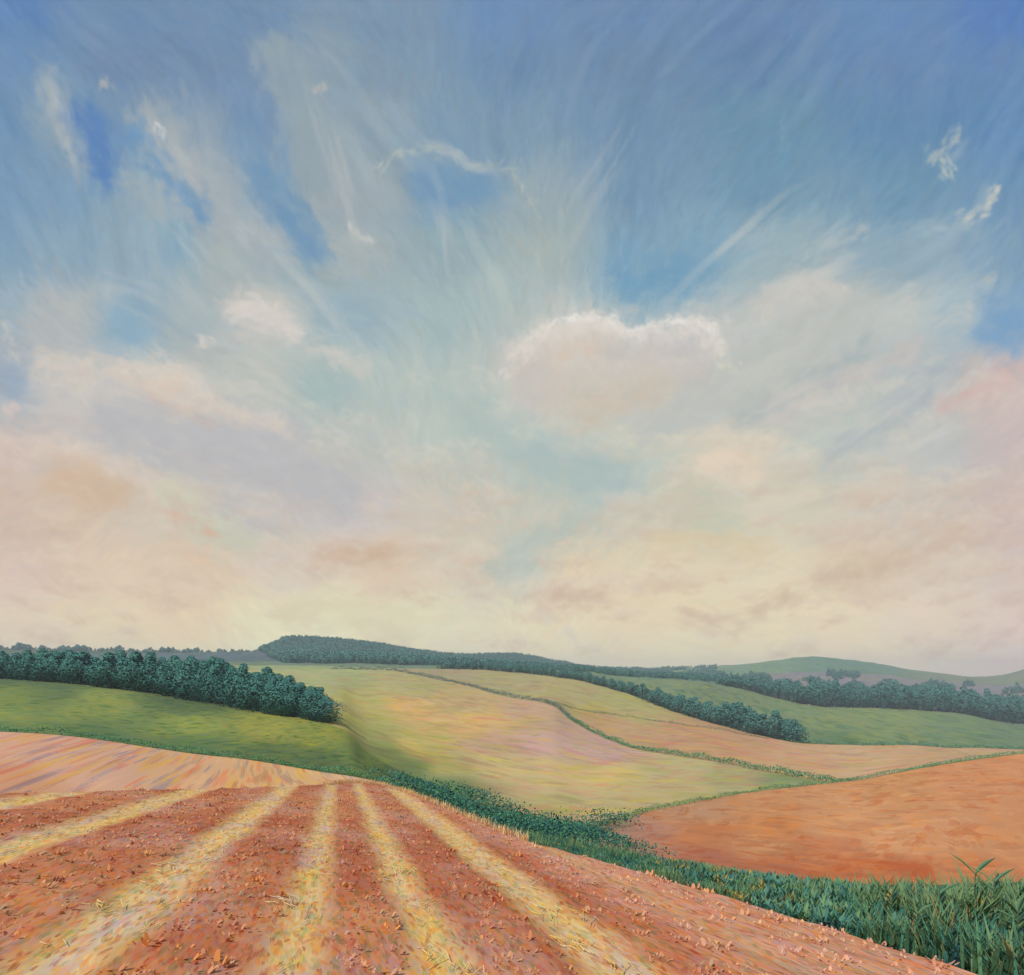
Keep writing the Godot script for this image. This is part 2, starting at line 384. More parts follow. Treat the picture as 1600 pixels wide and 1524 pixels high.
	out.blit_rect(pano, Rect2i(0, 0, W / 2, H), Vector2i(W / 2, 0))
	return out

# ---------------------------------------------------------------- the land
# Lines along which one field meets the next, near to far: [bearing, sight line, distance]
const CREST := [[-1400,1330],[-400,1262],[0,1240],[100,1238],[250,1234],[400,1230],[500,1226],[560,1222],[640,1240],[700,1264],[780,1298],[900,1334],[1000,1362],[1100,1390],[1200,1420],[1300,1450],[1400,1480],[1480,1508],[1600,1550],[1900,1680],[3000,2100]]
const STUBBLE_TOP := [[-1400,1100,75],[-400,1122,75],[0,1143,75],[100,1150,77],[200,1163,80],[300,1178,82],[400,1189,82],[500,1205,80],[560,1215,76],[640,1238,71],[700,1262,68],[780,1295,67],[900,1316,73],[1000,1344,75],[1100,1361,75],[1200,1374,75],[1300,1383,75],[1400,1385,75],[1600,1378,75],[1900,1370,75],[3000,1340,75]]
const PASTURE_TOP := [[-1400,1010,230],[-400,1045,190],[0,1060,175],[100,1068,170],[200,1080,165],[300,1095,160],[400,1112,152],[500,1128,145],[540,1142,138],[570,1172,129],[620,1202,121],[700,1237,113],[760,1258,110],[850,1284,108],[930,1292,108],[1000,1272,120],[1100,1251,136],[1200,1235,150],[1320,1222,164],[1400,1208,172],[1500,1191,181],[1600,1178,190],[1900,1150,205],[3000,1120,230]]
const HILL_TOP := [[-1400,1050,480],[0,1050,480],[300,1050,470],[430,1046,460],[500,1046,450],[600,1048,430],[650,1055,410],[720,1070,380],[800,1090,345],[860,1102,320],[900,1130,290],[950,1155,265],[1000,1171,245],[1100,1187,218],[1200,1206,195],[1320,1224,173],[1400,1206,184],[1500,1189,194],[1600,1176,204],[1900,1148,220],[3000,1118,250]]
const WOOD_FOOT := [[-1400,1044,620],[0,1044,620],[430,1040,600],[560,1043,590],[700,1046,560],[800,1051,540],[900,1062,510],[950,1075,490],[1000,1092,460],[1050,1110,430],[1100,1127,400],[1200,1152,370],[1250,1160,360],[1300,1163,360],[1420,1165,370],[1500,1168,375],[1600,1171,380],[1900,1140,400],[3000,1110,430]]
const GREEN_TOP := [[-1400,1036,800],[0,1036,800],[430,1034,780],[700,1040,740],[900,1050,720],[1000,1060,700],[1100,1066,680],[1150,1075,660],[1200,1088,640],[1250,1100,620],[1300,1105,620],[1400,1108,640],[1500,1115,650],[1550,1126,650],[1600,1132,650],[1900,1120,650],[3000,1100,650]]
const HEATHER_FOOT := [[-1400,1028,1000],[0,1030,1000],[430,1026,980],[700,1036,950],[900,1047,950],[1000,1057,940],[1100,1061,920],[1200,1076,880],[1300,1083,860],[1400,1086,860],[1600,1100,870],[1900,1095,880],[3000,1080,900]]
const HEATHER_TOP := [[-1400,1022,1130],[0,1024,1130],[430,1018,1120],[520,1016,1120],[700,1033,1180],[900,1047,1250],[1000,1054,1300],[1100,1055,1350],[1200,1052,1350],[1300,1049,1350],[1400,1057,1350],[1500,1067,1350],[1600,1070,1350],[1900,1060,1350],[3000,1050,1350]]
const SKYLINE := [[-1400,1008,1250],[-400,1012,1250],[0,1014,1250],[200,1019,1250],[330,1022,1250],[400,1022,1250],[425,1013,1250],[455,1001,1260],[520,1005,1280],[600,1014,1350],[650,1022,1400],[720,1028,1500],[800,1025,1650],[860,1034,1750],[930,1045,1800],[1000,1047,1850],[1100,1043,1900],[1200,1035,1950],[1270,1027,1950],[1350,1035,1950],[1430,1048,1950],[1530,1058,1900],[1570,1055,1900],[1600,1046,1900],[1700,1040,1900],[1900,1045,1900],[3000,1040,1900]]

var lines := []      # per line: [sight-line curve, distance curve]

func field_plane(x: float, z: float) -> float:      # the near field tilts forward and to the right
	return EYE - 2.6 - 0.1216 * z - 0.08 * x

func survey() -> void:
	var cx := []
	var cy := []
	var cz := []
	for p in CREST:
		cx.append(p[0]); cy.append(p[1])
		cz.append(2600.0 / maxf(p[1] - 1166.0 - 0.08 * (p[0] - 530.0), 20.0))
	lines.append([Curve1.new(cx, cy), Curve1.new(cx, cz)])
	for t in [STUBBLE_TOP, PASTURE_TOP, HILL_TOP, WOOD_FOOT, GREEN_TOP, HEATHER_FOOT, HEATHER_TOP, SKYLINE]:
		var a := []
		var b := []
		var c := []
		for p in t:
			a.append(p[0]); b.append(p[1]); c.append(p[2])
		lines.append([Curve1.new(a, b), Curve1.new(a, c)])

var profiles := {}
func profile(bearing: float) -> Curve1:       # ground height against distance along one bearing
	var key := int(round(bearing * 4.0))
	if profiles.has(key): return profiles[key]
	var zs := []
	var ys := []
	var zc: float = lines[0][1].at(bearing)
	var yc: float = EYE - zc * (lines[0][0].at(bearing) - LEVEL) / 1000.0
	zs.append(0.5); ys.append(EYE - 2.6 - 0.8 - 0.0004 * (bearing - MID) * 0.08)
	zs.append(zc * 0.75); ys.append(field_plane((bearing - MID) / 1000.0 * zc * 0.75, zc * 0.75) - 0.7)
	zs.append(zc); ys.append(yc - 0.28)
	var zb: float = lines[1][1].at(bearing)
	var yb: float = EYE - zb * (lines[1][0].at(bearing) - LEVEL) / 1000.0
	var zd := lerpf(zc, zb, 0.3)
	var left := clampf((640.0 - bearing) / 120.0, 0.0, 1.0)
	var sight: float = (yc - EYE) / zc * zd + EYE
	zs.append(zd); ys.append(lerpf(lerpf(yc, yb, 0.3), sight - 0.15, left))
	for i in range(1, lines.size()):
		var z: float = lines[i][1].at(bearing)
		z = maxf(z, zs[zs.size() - 1] + 1.5)
		zs.append(z)
		ys.append(EYE - z * (lines[i][0].at(bearing) - LEVEL) / 1000.0)
	var zl: float = zs[zs.size() - 1]
	zs.append(zl * 1.15); ys.append(ys[ys.size() - 1] - 40.0)
	zs.append(zl * 1.3); ys.append(-110.0)
	var c := Curve1.new(zs, ys)
	profiles[key] = c
	return c

func ground(x: float, z: float) -> float:     # z is distance ahead
	var b := MID + 1000.0 * x / maxf(z, 0.5)
	var y := profile(clampf(b, -1400, 3000)).at(z)
	return y + rough(x, z)

func rough(x: float, z: float) -> float:
	return noise_a.get_noise_2d(x * 0.5, z * 0.5) * 0.0022 * z + noise_b.get_noise_2d(x * 2.5, z * 2.5) * 0.0008 * z

func edge(i: int, bearing: float, shift := 0.0) -> Vector3:     # a point on a field line
	var z: float = lines[i][1].at(bearing) + shift
	var x := (bearing - MID) / 1000.0 * z
	return Vector3(x, ground(x, z), -z)

func patch_color(anchors: Array, bearing: float, sight: float) -> Color:
	var s := 0.0
	var r := 0.0
	var g := 0.0
	var b := 0.0
	for p in anchors:
		var dx: float = bearing - p[0]
		var dy: float = (sight - p[1]) * 2.2
		var d2 := dx * dx + dy * dy + 120.0
		var w := 1.0 / (d2 * d2)
		s += w
		r += w * p[2]; g += w * p[3]; b += w * p[4]
	return Color(r / s / 255.0, g / s / 255.0, b / s / 255.0).srgb_to_linear()

# One field of the sheet between two field lines and two bearings.
func field(called: String, l0: int, l1: int, b0: float, b1: float, step: float, rows: int, anchors: Array, mat: Material, turn: float, tile: Vector2, gain: float) -> void:
	var cols := int((b1 - b0) / step) + 1
	var v := PackedVector3Array()
	var uv := PackedVector2Array()
	var col := PackedColorArray()
	var idx := PackedInt32Array()
	var ct := cos(turn)
	var st := sin(turn)
	for i in cols + 1:
		var b := b0 + (b1 - b0) * i / cols
		var pr := profile(b)
		var z0: float = pr.xs[l0]
		var z1: float = pr.xs[l1]
		for j in rows + 1:
			var t := float(j) / rows
			var z := z0 * pow(z1 / z0, t)
			var x := (b - MID) / 1000.0 * z
			var p := Vector3(x, pr.at(z) + rough(x, z), -z)
			v.append(p)
			uv.append(Vector2(x * ct - z * st, x * st + z * ct) / tile)
			var sight := LEVEL + 1000.0 * (EYE - p.y) / z
			var wx := b + 26.0 * noise_a.get_noise_2d(x * 80.0 / z, z * 0.8) 
			var wy := sight + 7.0 * noise_b.get_noise_2d(x * 120.0 / z, z * 1.4)
			col.append(patch_color(anchors, wx, wy) * gain)
	for i in cols:
		for j in rows:
			var a := i * (rows + 1) + j
			var b := a + rows + 1
			idx.append_array([a, a + 1, b, b, a + 1, b + 1])
	var st2 := SurfaceTool.new()
	var arr := []
	arr.resize(Mesh.ARRAY_MAX)
	arr[Mesh.ARRAY_VERTEX] = v
	arr[Mesh.ARRAY_TEX_UV] = uv
	arr[Mesh.ARRAY_COLOR] = col
	arr[Mesh.ARRAY_INDEX] = idx
	var am := ArrayMesh.new()
	am.add_surface_from_arrays(Mesh.PRIMITIVE_TRIANGLES, arr)
	st2.create_from(am, 0)
	st2.generate_normals()
	var o := mesh_node(called, st2.commit(), mat)
	o.set_meta("kind", "structure")

func earth(tile: Texture2D, bump := 0.0) -> StandardMaterial3D:
	var m := StandardMaterial3D.new()
	m.vertex_color_use_as_albedo = true
	m.albedo_texture = tile
	m.roughness = 1.0
	m.metallic_specular = 0.15
	if bump > 0.0:
		m.heightmap_enabled = true
		m.heightmap_texture = tile
		m.heightmap_scale = bump
	return m

# ---------------------------------------------------------------- foliage
func leaf_quads(centres: Array, sizes: Array, hues: Array, g: RandomNumberGenerator, lift := 0.25, heart := Vector3.INF) -> ArrayMesh:
	# bent leaf clumps: each a diamond of two triangles folded along its rib
	var v := PackedVector3Array()
	var n := PackedVector3Array()
	var c := PackedColorArray()
	for i in centres.size():
		var p: Vector3 = centres[i][0]
		var out: Vector3 = centres[i][1]
		var s: float = sizes[i]
		var face := (out + Vector3(g.randfn(0, 0.55), g.randfn(0, 0.55) + lift, g.randfn(0, 0.55))).normalized()
		var axis := face.cross(Vector3(g.randfn(0, 1), g.randfn(0, 1), g.randfn(0, 1))).normalized()
		var side := axis.cross(face).normalized()
		var nrm := face
		if nrm.dot(out) < 0: nrm = -nrm
		var a := p - axis * s * 0.5
		var b := p + side * s * 0.36 - nrm * s * 0.1
		var e := p + axis * s * 0.5 - nrm * s * 0.08
		var f := p - side * s * 0.36 - nrm * s * 0.1
		var h: Color = hues[g.randi() % hues.size()]
		var cc := h
		var soft := (nrm + out * 0.8).normalized()
		if heart.is_finite():
			var whole := (p - heart) * Vector3(1.0, 0.7, 1.0)
			soft = (nrm * 0.35 + out * 0.45 + whole.normalized()).normalized()
		for q in [a, e, b, a, f, e]:
			v.append(q); n.append(soft); c.append(cc)
	var arr := []
	arr.resize(Mesh.ARRAY_MAX)
	arr[Mesh.ARRAY_VERTEX] = v
	arr[Mesh.ARRAY_NORMAL] = n
	arr[Mesh.ARRAY_COLOR] = c
	var am := ArrayMesh.new()
	am.add_surface_from_arrays(Mesh.PRIMITIVE_TRIANGLES, arr)
	return am

func crown(g: RandomNumberGenerator, tall: float, wide: float, count: int, size: float, hues: Array, low := 0.08) -> ArrayMesh:
	var lobes := []
	for i in 9:
		var t := (i + 0.5) / 9.0
		var y := lerpf(low, 0.9, t) * tall
		var r := wide * sin(clampf(t * 0.8 + 0.22, 0, 1) * PI) * g.randf_range(0.30, 0.46)
		var a := g.randf() * TAU
		var off := wide * g.randf_range(0.05, 0.26) * (1.0 - t * 0.7)
		lobes.append([Vector3(cos(a) * off, y, sin(a) * off), Vector3(maxf(r, wide * 0.14), maxf(r, wide * 0.14) * g.randf_range(0.9, 1.35), maxf(r, wide * 0.14))])
	var cs := []
	var ss := []
	for i in count:
		var l: Array = lobes[g.randi() % lobes.size()]
		var d := Vector3(g.randfn(0, 1), g.randfn(0.15, 1), g.randfn(0, 1)).normalized()
		var rad := g.randf_range(0.72, 1.06)
		cs.append([l[0] + d * l[1] * rad, d])
		ss.append(size * g.randf_range(0.6, 1.35))
	return leaf_quads(cs, ss, hues, g, 0.25, Vector3(0, tall * 0.45, 0))

func tube(st: SurfaceTool, a: Vector3, b: Vector3, ra: float, rb: float, sides := 6) -> void:
	var d := (b - a).normalized()
	var u := d.cross(Vector3(0.31, 0.2, 0.93)).normalized()
	var w := d.cross(u)
	for i in sides:
		var a0 := TAU * i / sides
		var a1 := TAU * (i + 1) / sides
		var p := [a + (u * cos(a0) + w * sin(a0)) * ra, a + (u * cos(a1) + w * sin(a1)) * ra, b + (u * cos(a0) + w * sin(a0)) * rb, b + (u * cos(a1) + w * sin(a1)) * rb]
		for q in [0, 1, 2, 2, 1, 3]: st.add_vertex(p[q])

func trunk_mesh(g: RandomNumberGenerator, tall: float, thick: float) -> ArrayMesh:
	var st := SurfaceTool.new()
	st.begin(Mesh.PRIMITIVE_TRIANGLES)
	var top := Vector3(g.randf_range(-0.3, 0.3), tall * 0.62, g.randf_range(-0.3, 0.3))
	tube(st, Vector3(0, -0.4, 0), Vector3(0, tall * 0.2, 0), thick * 1.35, thick)
	tube(st, Vector3(0, tall * 0.2, 0), top, thick, thick * 0.5)
	for i in 5:
		var y := tall * g.randf_range(0.22, 0.55)
		var a := g.randf() * TAU
		tube(st, Vector3(0, y, 0), Vector3(cos(a) * tall * 0.17, y + tall * 0.2, sin(a) * tall * 0.17), thick * 0.5, thick * 0.15, 5)
	st.generate_normals()
	return st.commit()

var bark: StandardMaterial3D
func leaf_mat(glow: Color) -> StandardMaterial3D:
	var m := StandardMaterial3D.new()
	m.vertex_color_use_as_albedo = true
	m.roughness = 0.85
	m.metallic_specular = 0.2
	m.backlight_enabled = true
	m.backlight = glow
	m.cull_mode = BaseMaterial3D.CULL_DISABLED
	return m

var tree_kinds := {}
func plant_tree(called: String, kind: String, where: Vector3, tall: float, wide: float, label: String, group: String) -> void:
	var list: Array = tree_kinds[kind]
	var proto: Node3D = list[rng.randi() % list.size()]
	var t: Node3D = proto.duplicate()
	t.name = numbered(called)
	add_child(t)
	t.position = where
	t.rotation.y = rng.randf() * TAU
	t.scale = Vector3(wide / 6.0, tall / 10.0, wide / 6.0)
	tag(t, label, "tree", group)

func tree_proto(kind: String, count: int, quads: int, size: float, hues: Array, mat: Material, seed_: int, wide := 6.0) -> void:
	var g := RandomNumberGenerator.new()
	g.seed = seed_
	var list := []
	for i in count:
		var t := Node3D.new()
		var tr := MeshInstance3D.new()
		tr.name = "trunk"; tr.mesh = trunk_mesh(g, 10.0, 0.26); tr.material_override = bark
		t.add_child(tr)
		var c := MeshInstance3D.new()
		c.name = "crown"; c.mesh = crown(g, 10.0, wide, quads, size, hues); c.material_override = mat
		t.add_child(c)
		list.append(t)
	tree_kinds[kind] = list

# A hedge along a line of points: woody stems and clumped leaves, uneven in height, with gaps.
func hedge(label: String, pts: Array, tall: float, wide: float, per_metre_: float, leaf_: float, hues: Array, mat: Material, seed_: int, gap := 0.25, group := "") -> void:
	var per_metre := per_metre_ * 3.2
	var leaf := leaf_ * 0.7
	var g := RandomNumberGenerator.new()
	g.seed = seed_
	var root: Node3D = base("hedgerow", pts[0])
	tag(root, label, "hedge", group)
	var cs := []
	var ss := []
	var st := SurfaceTool.new()
	st.begin(Mesh.PRIMITIVE_TRIANGLES)
	tube(st, Vector3.ZERO, Vector3(0.02, tall * 0.35, 0), 0.06, 0.045)
	tube(st, Vector3(0.02, tall * 0.35, 0), Vector3(-0.03, tall * 0.65, 0.03), 0.045, 0.02)
	st.generate_normals()
	var stem_mesh := st.commit()
	for i in pts.size() - 1:
		var a: Vector3 = pts[i]
		var b: Vector3 = pts[i + 1]
		var len_ := a.distance_to(b)
		var n := int(len_ * per_metre) + 1
		for k in n:
			var t := g.randf()
			var p := a.lerp(b, t)
			var h := tall * clampf(0.75 + 0.9 * noise_b.get_noise_2d(p.x * 5.0 + seed_ * 9.0, p.z * 5.0), gap, 1.6)
			var d := Vector3(g.randfn(0, 1), g.randfn(0.3, 1), g.randfn(0, 1)).normalized()
			var q := Vector3(p.x + g.randfn(0, wide * 0.3), 0, p.z + g.randfn(0, wide * 0.3))
			var gy := ground(q.x, -q.z)
			q.y = gy + h * sqrt(g.randf()) * 0.97
			cs.append([q - root.position, d])
			ss.append(leaf * g.randf_range(0.6, 1.4))
		if i % 2 == 0:      # one woody stem to every other length of hedge
			var p := a.lerp(b, g.randf())
			var stem := mesh_node("stem", stem_mesh, bark, root)
			stem.position = Vector3(p.x, ground(p.x, -p.z) - 0.15, p.z) - root.position
			stem.rotation = Vector3(g.randfn(0, 0.08), g.randf() * TAU, g.randfn(0, 0.08))
	mesh_node("foliage", leaf_quads(cs, ss, hues, g), mat, root)

# ---------------------------------------------------------------- blades and small plants, copied many times
func blade_mesh(g: RandomNumberGenerator, blades: int, tall: float, wide: float, lean: float, spread: float) -> ArrayMesh:
	var st := SurfaceTool.new()
	st.begin(Mesh.PRIMITIVE_TRIANGLES)
	for i in blades:
		var a := g.randf() * TAU
		var foot := Vector3(cos(a), 0, sin(a)) * spread * sqrt(g.randf())
		var b := g.randf() * TAU
		var dir := Vector3(cos(b), 0, sin(b))
		var side := Vector3(-dir.z, 0, dir.x) * wide * g.randf_range(0.6, 1.3) * 0.5
		var h := tall * g.randf_range(0.55, 1.15)
		var le := lean * g.randf_range(0.3, 1.3) * h
		var p1 := foot + Vector3.UP * h * 0.55 + dir * le * 0.35
		var p2 := foot + Vector3.UP * h + dir * le
		var ft := foot - Vector3.UP * 0.05
		st.set_color(Color.WHITE)
		for q in [ft - side * 0.6, ft + side * 0.6, p1 - side, p1 - side, ft + side * 0.6, p1 + side, p1 - side, p1 + side, p2]:
			st.add_vertex(q)
	st.generate_normals()
	return st.commit()

# low soft leaves: small ovals leaning every way, none standing far above the soil
func dab_leaves(g: RandomNumberGenerator, count: int, long: float, wide: float, spread: float) -> ArrayMesh:
	var st := SurfaceTool.new()
	st.begin(Mesh.PRIMITIVE_TRIANGLES)
	for i in count:
		var a := g.randf() * TAU
		var b := g.randf() * TAU
		var flat := Vector3(cos(b), 0, sin(b))
		var tilt := g.randf_range(0.35, 1.15)
		var axis := flat * cos(tilt) + Vector3.UP * sin(tilt)
		var side := Vector3(-flat.z, 0, flat.x)
		var l := long * g.randf_range(0.6, 1.25)
		var wd := wide * g.randf_range(0.7, 1.3) * 0.5
		var foot := Vector3(cos(a), 0, sin(a)) * spread * sqrt(g.randf()) - Vector3.UP * 0.02
		var ring := [foot, foot + axis * l * 0.3 + side * wd, foot + axis * l * 0.75 + side * wd * 0.85, foot + axis * l, foot + axis * l * 0.75 - side * wd * 0.85, foot + axis * l * 0.3 - side * wd]
		st.set_color(Color.WHITE)
		for n in range(1, 5):
			for q in [ring[0], ring[n], ring[n + 1]]: st.add_vertex(q)
	st.generate_normals()
	return st.commit()

func scatter(called: String, m: Mesh, mat: Material, spots: Array, label: String, category: String) -> void:
	# spots: [position, turn, scale, colour]
	var mm := MultiMesh.new()
	mm.transform_format = MultiMesh.TRANSFORM_3D
	mm.use_colors = true
	mm.mesh = m
	mm.instance_count = spots.size()
	for i in spots.size():
		var s: Array = spots[i]
		var sc: float = s[2]
		mm.set_instance_transform(i, Transform3D(Basis(Vector3.UP, s[1]).scaled(Vector3(sc, sc, sc)), s[0]))
		mm.set_instance_color(i, s[3])
	var o := MultiMeshInstance3D.new()
	o.name = numbered(called)
	o.multimesh = mm
	o.material_override = mat
	add_child(o)
	tag(o, label, category, "", "stuff")

# ---------------------------------------------------------------- the near crop field
# across is metres to the right of the middle ridge line, measured at right angles to the view
const TRACKS := [[-14.6,1.1],[-10.4,1.1],[-6.75,1.1],[-3.05,0.95],[-0.55,0.64],[1.26,0.66],[3.72,1.02],[6.4,0.5]]
const FIELD_END := [[-40,-3.0],[-26,4.0],[-18,11.0],[-14.2,15.3],[-11.9,22.4],[-8.1,28.9],[-4.5,35.0],[-1.25,41.7],[1.45,48.0],[3.2,46.0],[4.4,39.9],[5.2,30.8],[5.8,23.2],[6.95,18.8],[7.7,16.4],[8.7,13.0],[9.25,10.6],[9.45,6.0],[9.6,-4.0]]
var field_end: Curve1
func track_at(u: float, z: float) -> float:          # 1 on a straw track, 0 on a planted ridge
	var wob := 0.10 * noise_b.get_noise_2d(u * 9.0, z * 9.0) + 0.06 * noise_c.get_noise_2d(u * 30.0, z * 20.0)
	var best := 0.0
	for t in TRACKS:
		var w: float = t[1] * (1.0 if u < 5.5 else 0.8)
		var d := (absf(u + wob - t[0]) - w * 0.5) / 0.24
		best = maxf(best, clampf(0.5 - d * 0.5, 0.0, 1.0))
	return best

func field_height(u: float, z: float) -> float:
	var x := u - 0.27 * z
	var end := field_end.at(u)
	var over := maxf(0.0, z - end + 1.0)
	return field_plane(x, z) - 0.05 * track_at(u, z) + 0.045 * noise_c.get_noise_2d(u * 25.0, z * 25.0) - over * over * 0.03

func ridge_color(u: float, z: float) -> Color:      # patches of tan, rust and rose soil
	var n := noise_b.get_noise_2d(u * 22.0, z * 9.0)
	var n2 := noise_a.get_noise_2d(u * 9.0 + 40.0, z * 4.0)
	var n3 := noise_a.get_noise_2d(u * 3.0 - 90.0, z * 2.0)
	var c := lin(206, 150, 112).lerp(lin(188, 126, 98), clampf(0.5 + n * 1.4, 0, 1))
	c = c.lerp(lin(178, 110, 88), clampf(n3 * 1.6 + 0.25, 0, 0.7))
	c = c.lerp(lin(200, 160, 148), clampf(n2 * 1.8, 0, 0.6))
	return c.lerp(lin(218, 172, 150), 0.75 * smoothstep(4.6, 6.8, u))

func straw_color(u: float, z: float) -> Color:
	var n := noise_c.get_noise_2d(u * 40.0, z * 7.0)
	var n2 := noise_b.get_noise_2d(u * 25.0 + 50.0, z * 5.0)
	var c := lin(228, 206, 152).lerp(lin(230, 204, 124), clampf(n * 1.4, 0, 0.7)).lerp(lin(210, 192, 182), clampf(n2 * 1.6, 0, 0.9))
	return c.lerp(lin(204, 160, 130), 0.7 * smoothstep(5.0, 6.2, u))

func near_field(tile: Texture2D, gain: float) -> void:
	var v := PackedVector3Array()
	var uv := PackedVector2Array()
	var col := PackedColorArray()
	var idx := PackedInt32Array()
	var us := []
	var u := -30.0
	while u < 9.5:
		us.append(u)
		u += 0.13 if u > -17.0 else 0.5
	us.append(9.58)
	var rows := 190
	for a in us:
		var z0 := -4.0
		var z1: float = field_end.at(a) + 2.2
		for j in rows + 1:
			var t := float(j) / rows
			var z := z0 + (z1 - z0) * (0.62 * t + 0.38 * t * t)
			var x: float = a - 0.27 * z
			v.append(Vector3(x, field_height(a, z), -z))
			uv.append(Vector2(a / 5.0, z / 9.0))
			var k := track_at(a, z)
			col.append(ridge_color(a, z).lerp(straw_color(a, z), k) * gain)
	for i in us.size() - 1:
		for j in rows:
			var a := i * (rows + 1) + j
			var b := a + rows + 1
			idx.append_array([a, a + 1, b, b, a + 1, b + 1])
	var arr := []
	arr.resize(Mesh.ARRAY_MAX)
	arr[Mesh.ARRAY_VERTEX] = v
	arr[Mesh.ARRAY_TEX_UV] = uv
	arr[Mesh.ARRAY_COLOR] = col
	arr[Mesh.ARRAY_INDEX] = idx
	var am := ArrayMesh.new()
	am.add_surface_from_arrays(Mesh.PRIMITIVE_TRIANGLES, arr)
	var st := SurfaceTool.new()
	st.create_from(am, 0)
	st.generate_normals()
	var o := mesh_node("crop_field", st.commit(), earth(tile, 1.5))
	o.set_meta("kind", "structure")

# ================================================================
func _ready() -> void:
	rng.seed = 11
	noise_a.seed = 3; noise_a.frequency = 0.03; noise_a.fractal_octaves = 4
	noise_b.seed = 8; noise_b.frequency = 0.03; noise_b.fractal_octaves = 3
	noise_c.seed = 21; noise_c.frequency = 0.03; noise_c.fractal_octaves = 2
	# camera: level, the lens shifted up
	var cam := Camera3D.new()
	cam.name = "camera"
	cam.projection = Camera3D.PROJECTION_FRUSTUM
	cam.near = 0.1
	cam.far = 12000.0
	cam.size = 0.1 * 1.524
	cam.frustum_offset = Vector2(0, 0.1 * (LEVEL - 762.0) / 1000.0)
	add_child(cam)
	cam.position = Vector3(0, EYE, 0)
	cam.current = true
	# sky, sun, exposure
	var env := Environment.new()
	env.background_mode = Environment.BG_SKY
	var sky := Sky.new()
	var pm := PanoramaSkyMaterial.new()
	pm.panorama = ImageTexture.create_from_image(paint_sky())
	sky.sky_material = pm
	env.sky = sky
	env.tonemap_mode = Environment.TONE_MAPPER_LINEAR
	env.tonemap_exposure = 1.0
	env.sdfgi_enabled = true
	env.ssao_enabled = true
	env.ssil_enabled = true
	env.fog_enabled = true
	env.fog_density = 0.00032
	env.fog_light_color = Color(0.86, 0.92, 1.0)
	var we := WorldEnvironment.new()
	we.name = "surroundings"
	we.environment = env
	add_child(we)
	var sun := DirectionalLight3D.new()
	sun.name = "sun"
	sun.light_energy = 1.15
	sun.light_color = Color(1.0, 0.955, 0.89)
	sun.light_angular_distance = 2.0
	sun.shadow_enabled = true
	add_child(sun)
	sun.look_at_from_position(Vector3(-0.38, 0.78, 0.50), Vector3.ZERO)

	print("sky done ", Time.get_ticks_msec())
	survey()
	field_end = Curve1.new(FIELD_END.map(func(p): return p[0]), FIELD_END.map(func(p): return p[1]))
	bark = StandardMaterial3D.new()
	bark.albedo_color = Color(0.30, 0.25, 0.22)
	bark.roughness = 1.0
	var F := 1.0        # the fields' brightness in this light
	# ---- textures of dabs
	var soil_tile := dab_tile(1024, [Color(0.92, 0.9, 0.88), Color(1, 0.84, 0.5), Color(0.78, 0.56, 0.5), Color(1, 0.8, 0.8), Color(0.86, 0.84, 1), Color(0.68, 0.8, 0.7), Color(0.98, 0.72, 0.52), Color(1, 0.95, 0.86)], [[64, 20.0, 1100, 0.65], [46, 13.0, 1900, 0.7], [28, 8.0, 2600, 0.7]], PI / 2, 0.3, 5)
	var meadow_tile := dab_tile(1024, [Color(0.94, 0.94, 0.92), Color(1, 0.97, 0.68), Color(0.84, 0.9, 0.72), Color(1, 0.82, 0.86), Color(0.84, 0.8, 0.84), Color(1, 0.98, 0.94)], [[100, 26.0, 260, 0.6], [70, 14.0, 900, 0.6], [48, 8.0, 2000, 0.6], [26, 5.0, 2600, 0.6]], 0.1, 0.22, 6)
	var green_tile := dab_tile(1024, [Color(0.88, 0.9, 0.88), Color(1, 1, 0.68), Color(0.66, 0.82, 0.8), Color(1, 0.9, 0.74), Color(0.58, 0.72, 0.62), Color(0.94, 0.98, 0.8)], [[44, 16.0, 1300, 0.65], [28, 11.0, 2400, 0.7], [16, 8.0, 2800, 0.7]], 0.2, 0.9, 7)
	var orange_tile := dab_tile(1024, [Color(0.92, 0.9, 0.88), Color(1, 0.98, 0.94), Color(0.88, 0.7, 0.6), Color(1, 0.88, 0.68), Color(0.84, 0.8, 0.78), Color(1, 0.97, 0.92), Color(1, 0.92, 0.84)], [[90, 26.0, 260, 0.55], [70, 14.0, 900, 0.55], [46, 9.0, 2000, 0.55], [24, 5.0, 2400, 0.55]], 0.2, 0.4, 9)
	var stubble_tile := dab_tile(1024, [Color(0.95, 0.93, 0.92), Color(1, 0.94, 0.6), Color(0.74, 0.8, 0.98), Color(0.98, 0.74, 0.7), Color(0.86, 0.78, 0.76), Color(1, 0.95, 0.9)], [[90, 16.0, 600, 0.7], [90, 10.0, 900, 0.75], [60, 7.0, 900, 0.75]], PI / 2, 0.04, 10)
	# ---- the fields
	field("stubble_field", 2, 4, -1400, 655, 16.0, 26, [[0,1165,210,168,144],[0,1225,202,154,124],[150,1190,212,172,148],[300,1200,214,174,136],[400,1215,218,176,126],[480,1215,218,180,132],[560,1220,216,180,144],[630,1236,198,164,126]], earth(stubble_tile), -0.38, Vector2(46, 210), F)
	field("grass_bank", 2, 4, 655, 3000, 16.0, 26, [[660,1245,150,152,100],[700,1265,98,134,88],[850,1315,74,118,82],[1000,1352,76,120,88],[1200,1395,80,116,80],[1300,1420,70,106,80],[1500,1450,66,100,80]], earth(green_tile), -0.1, Vector2(24, 40), F)
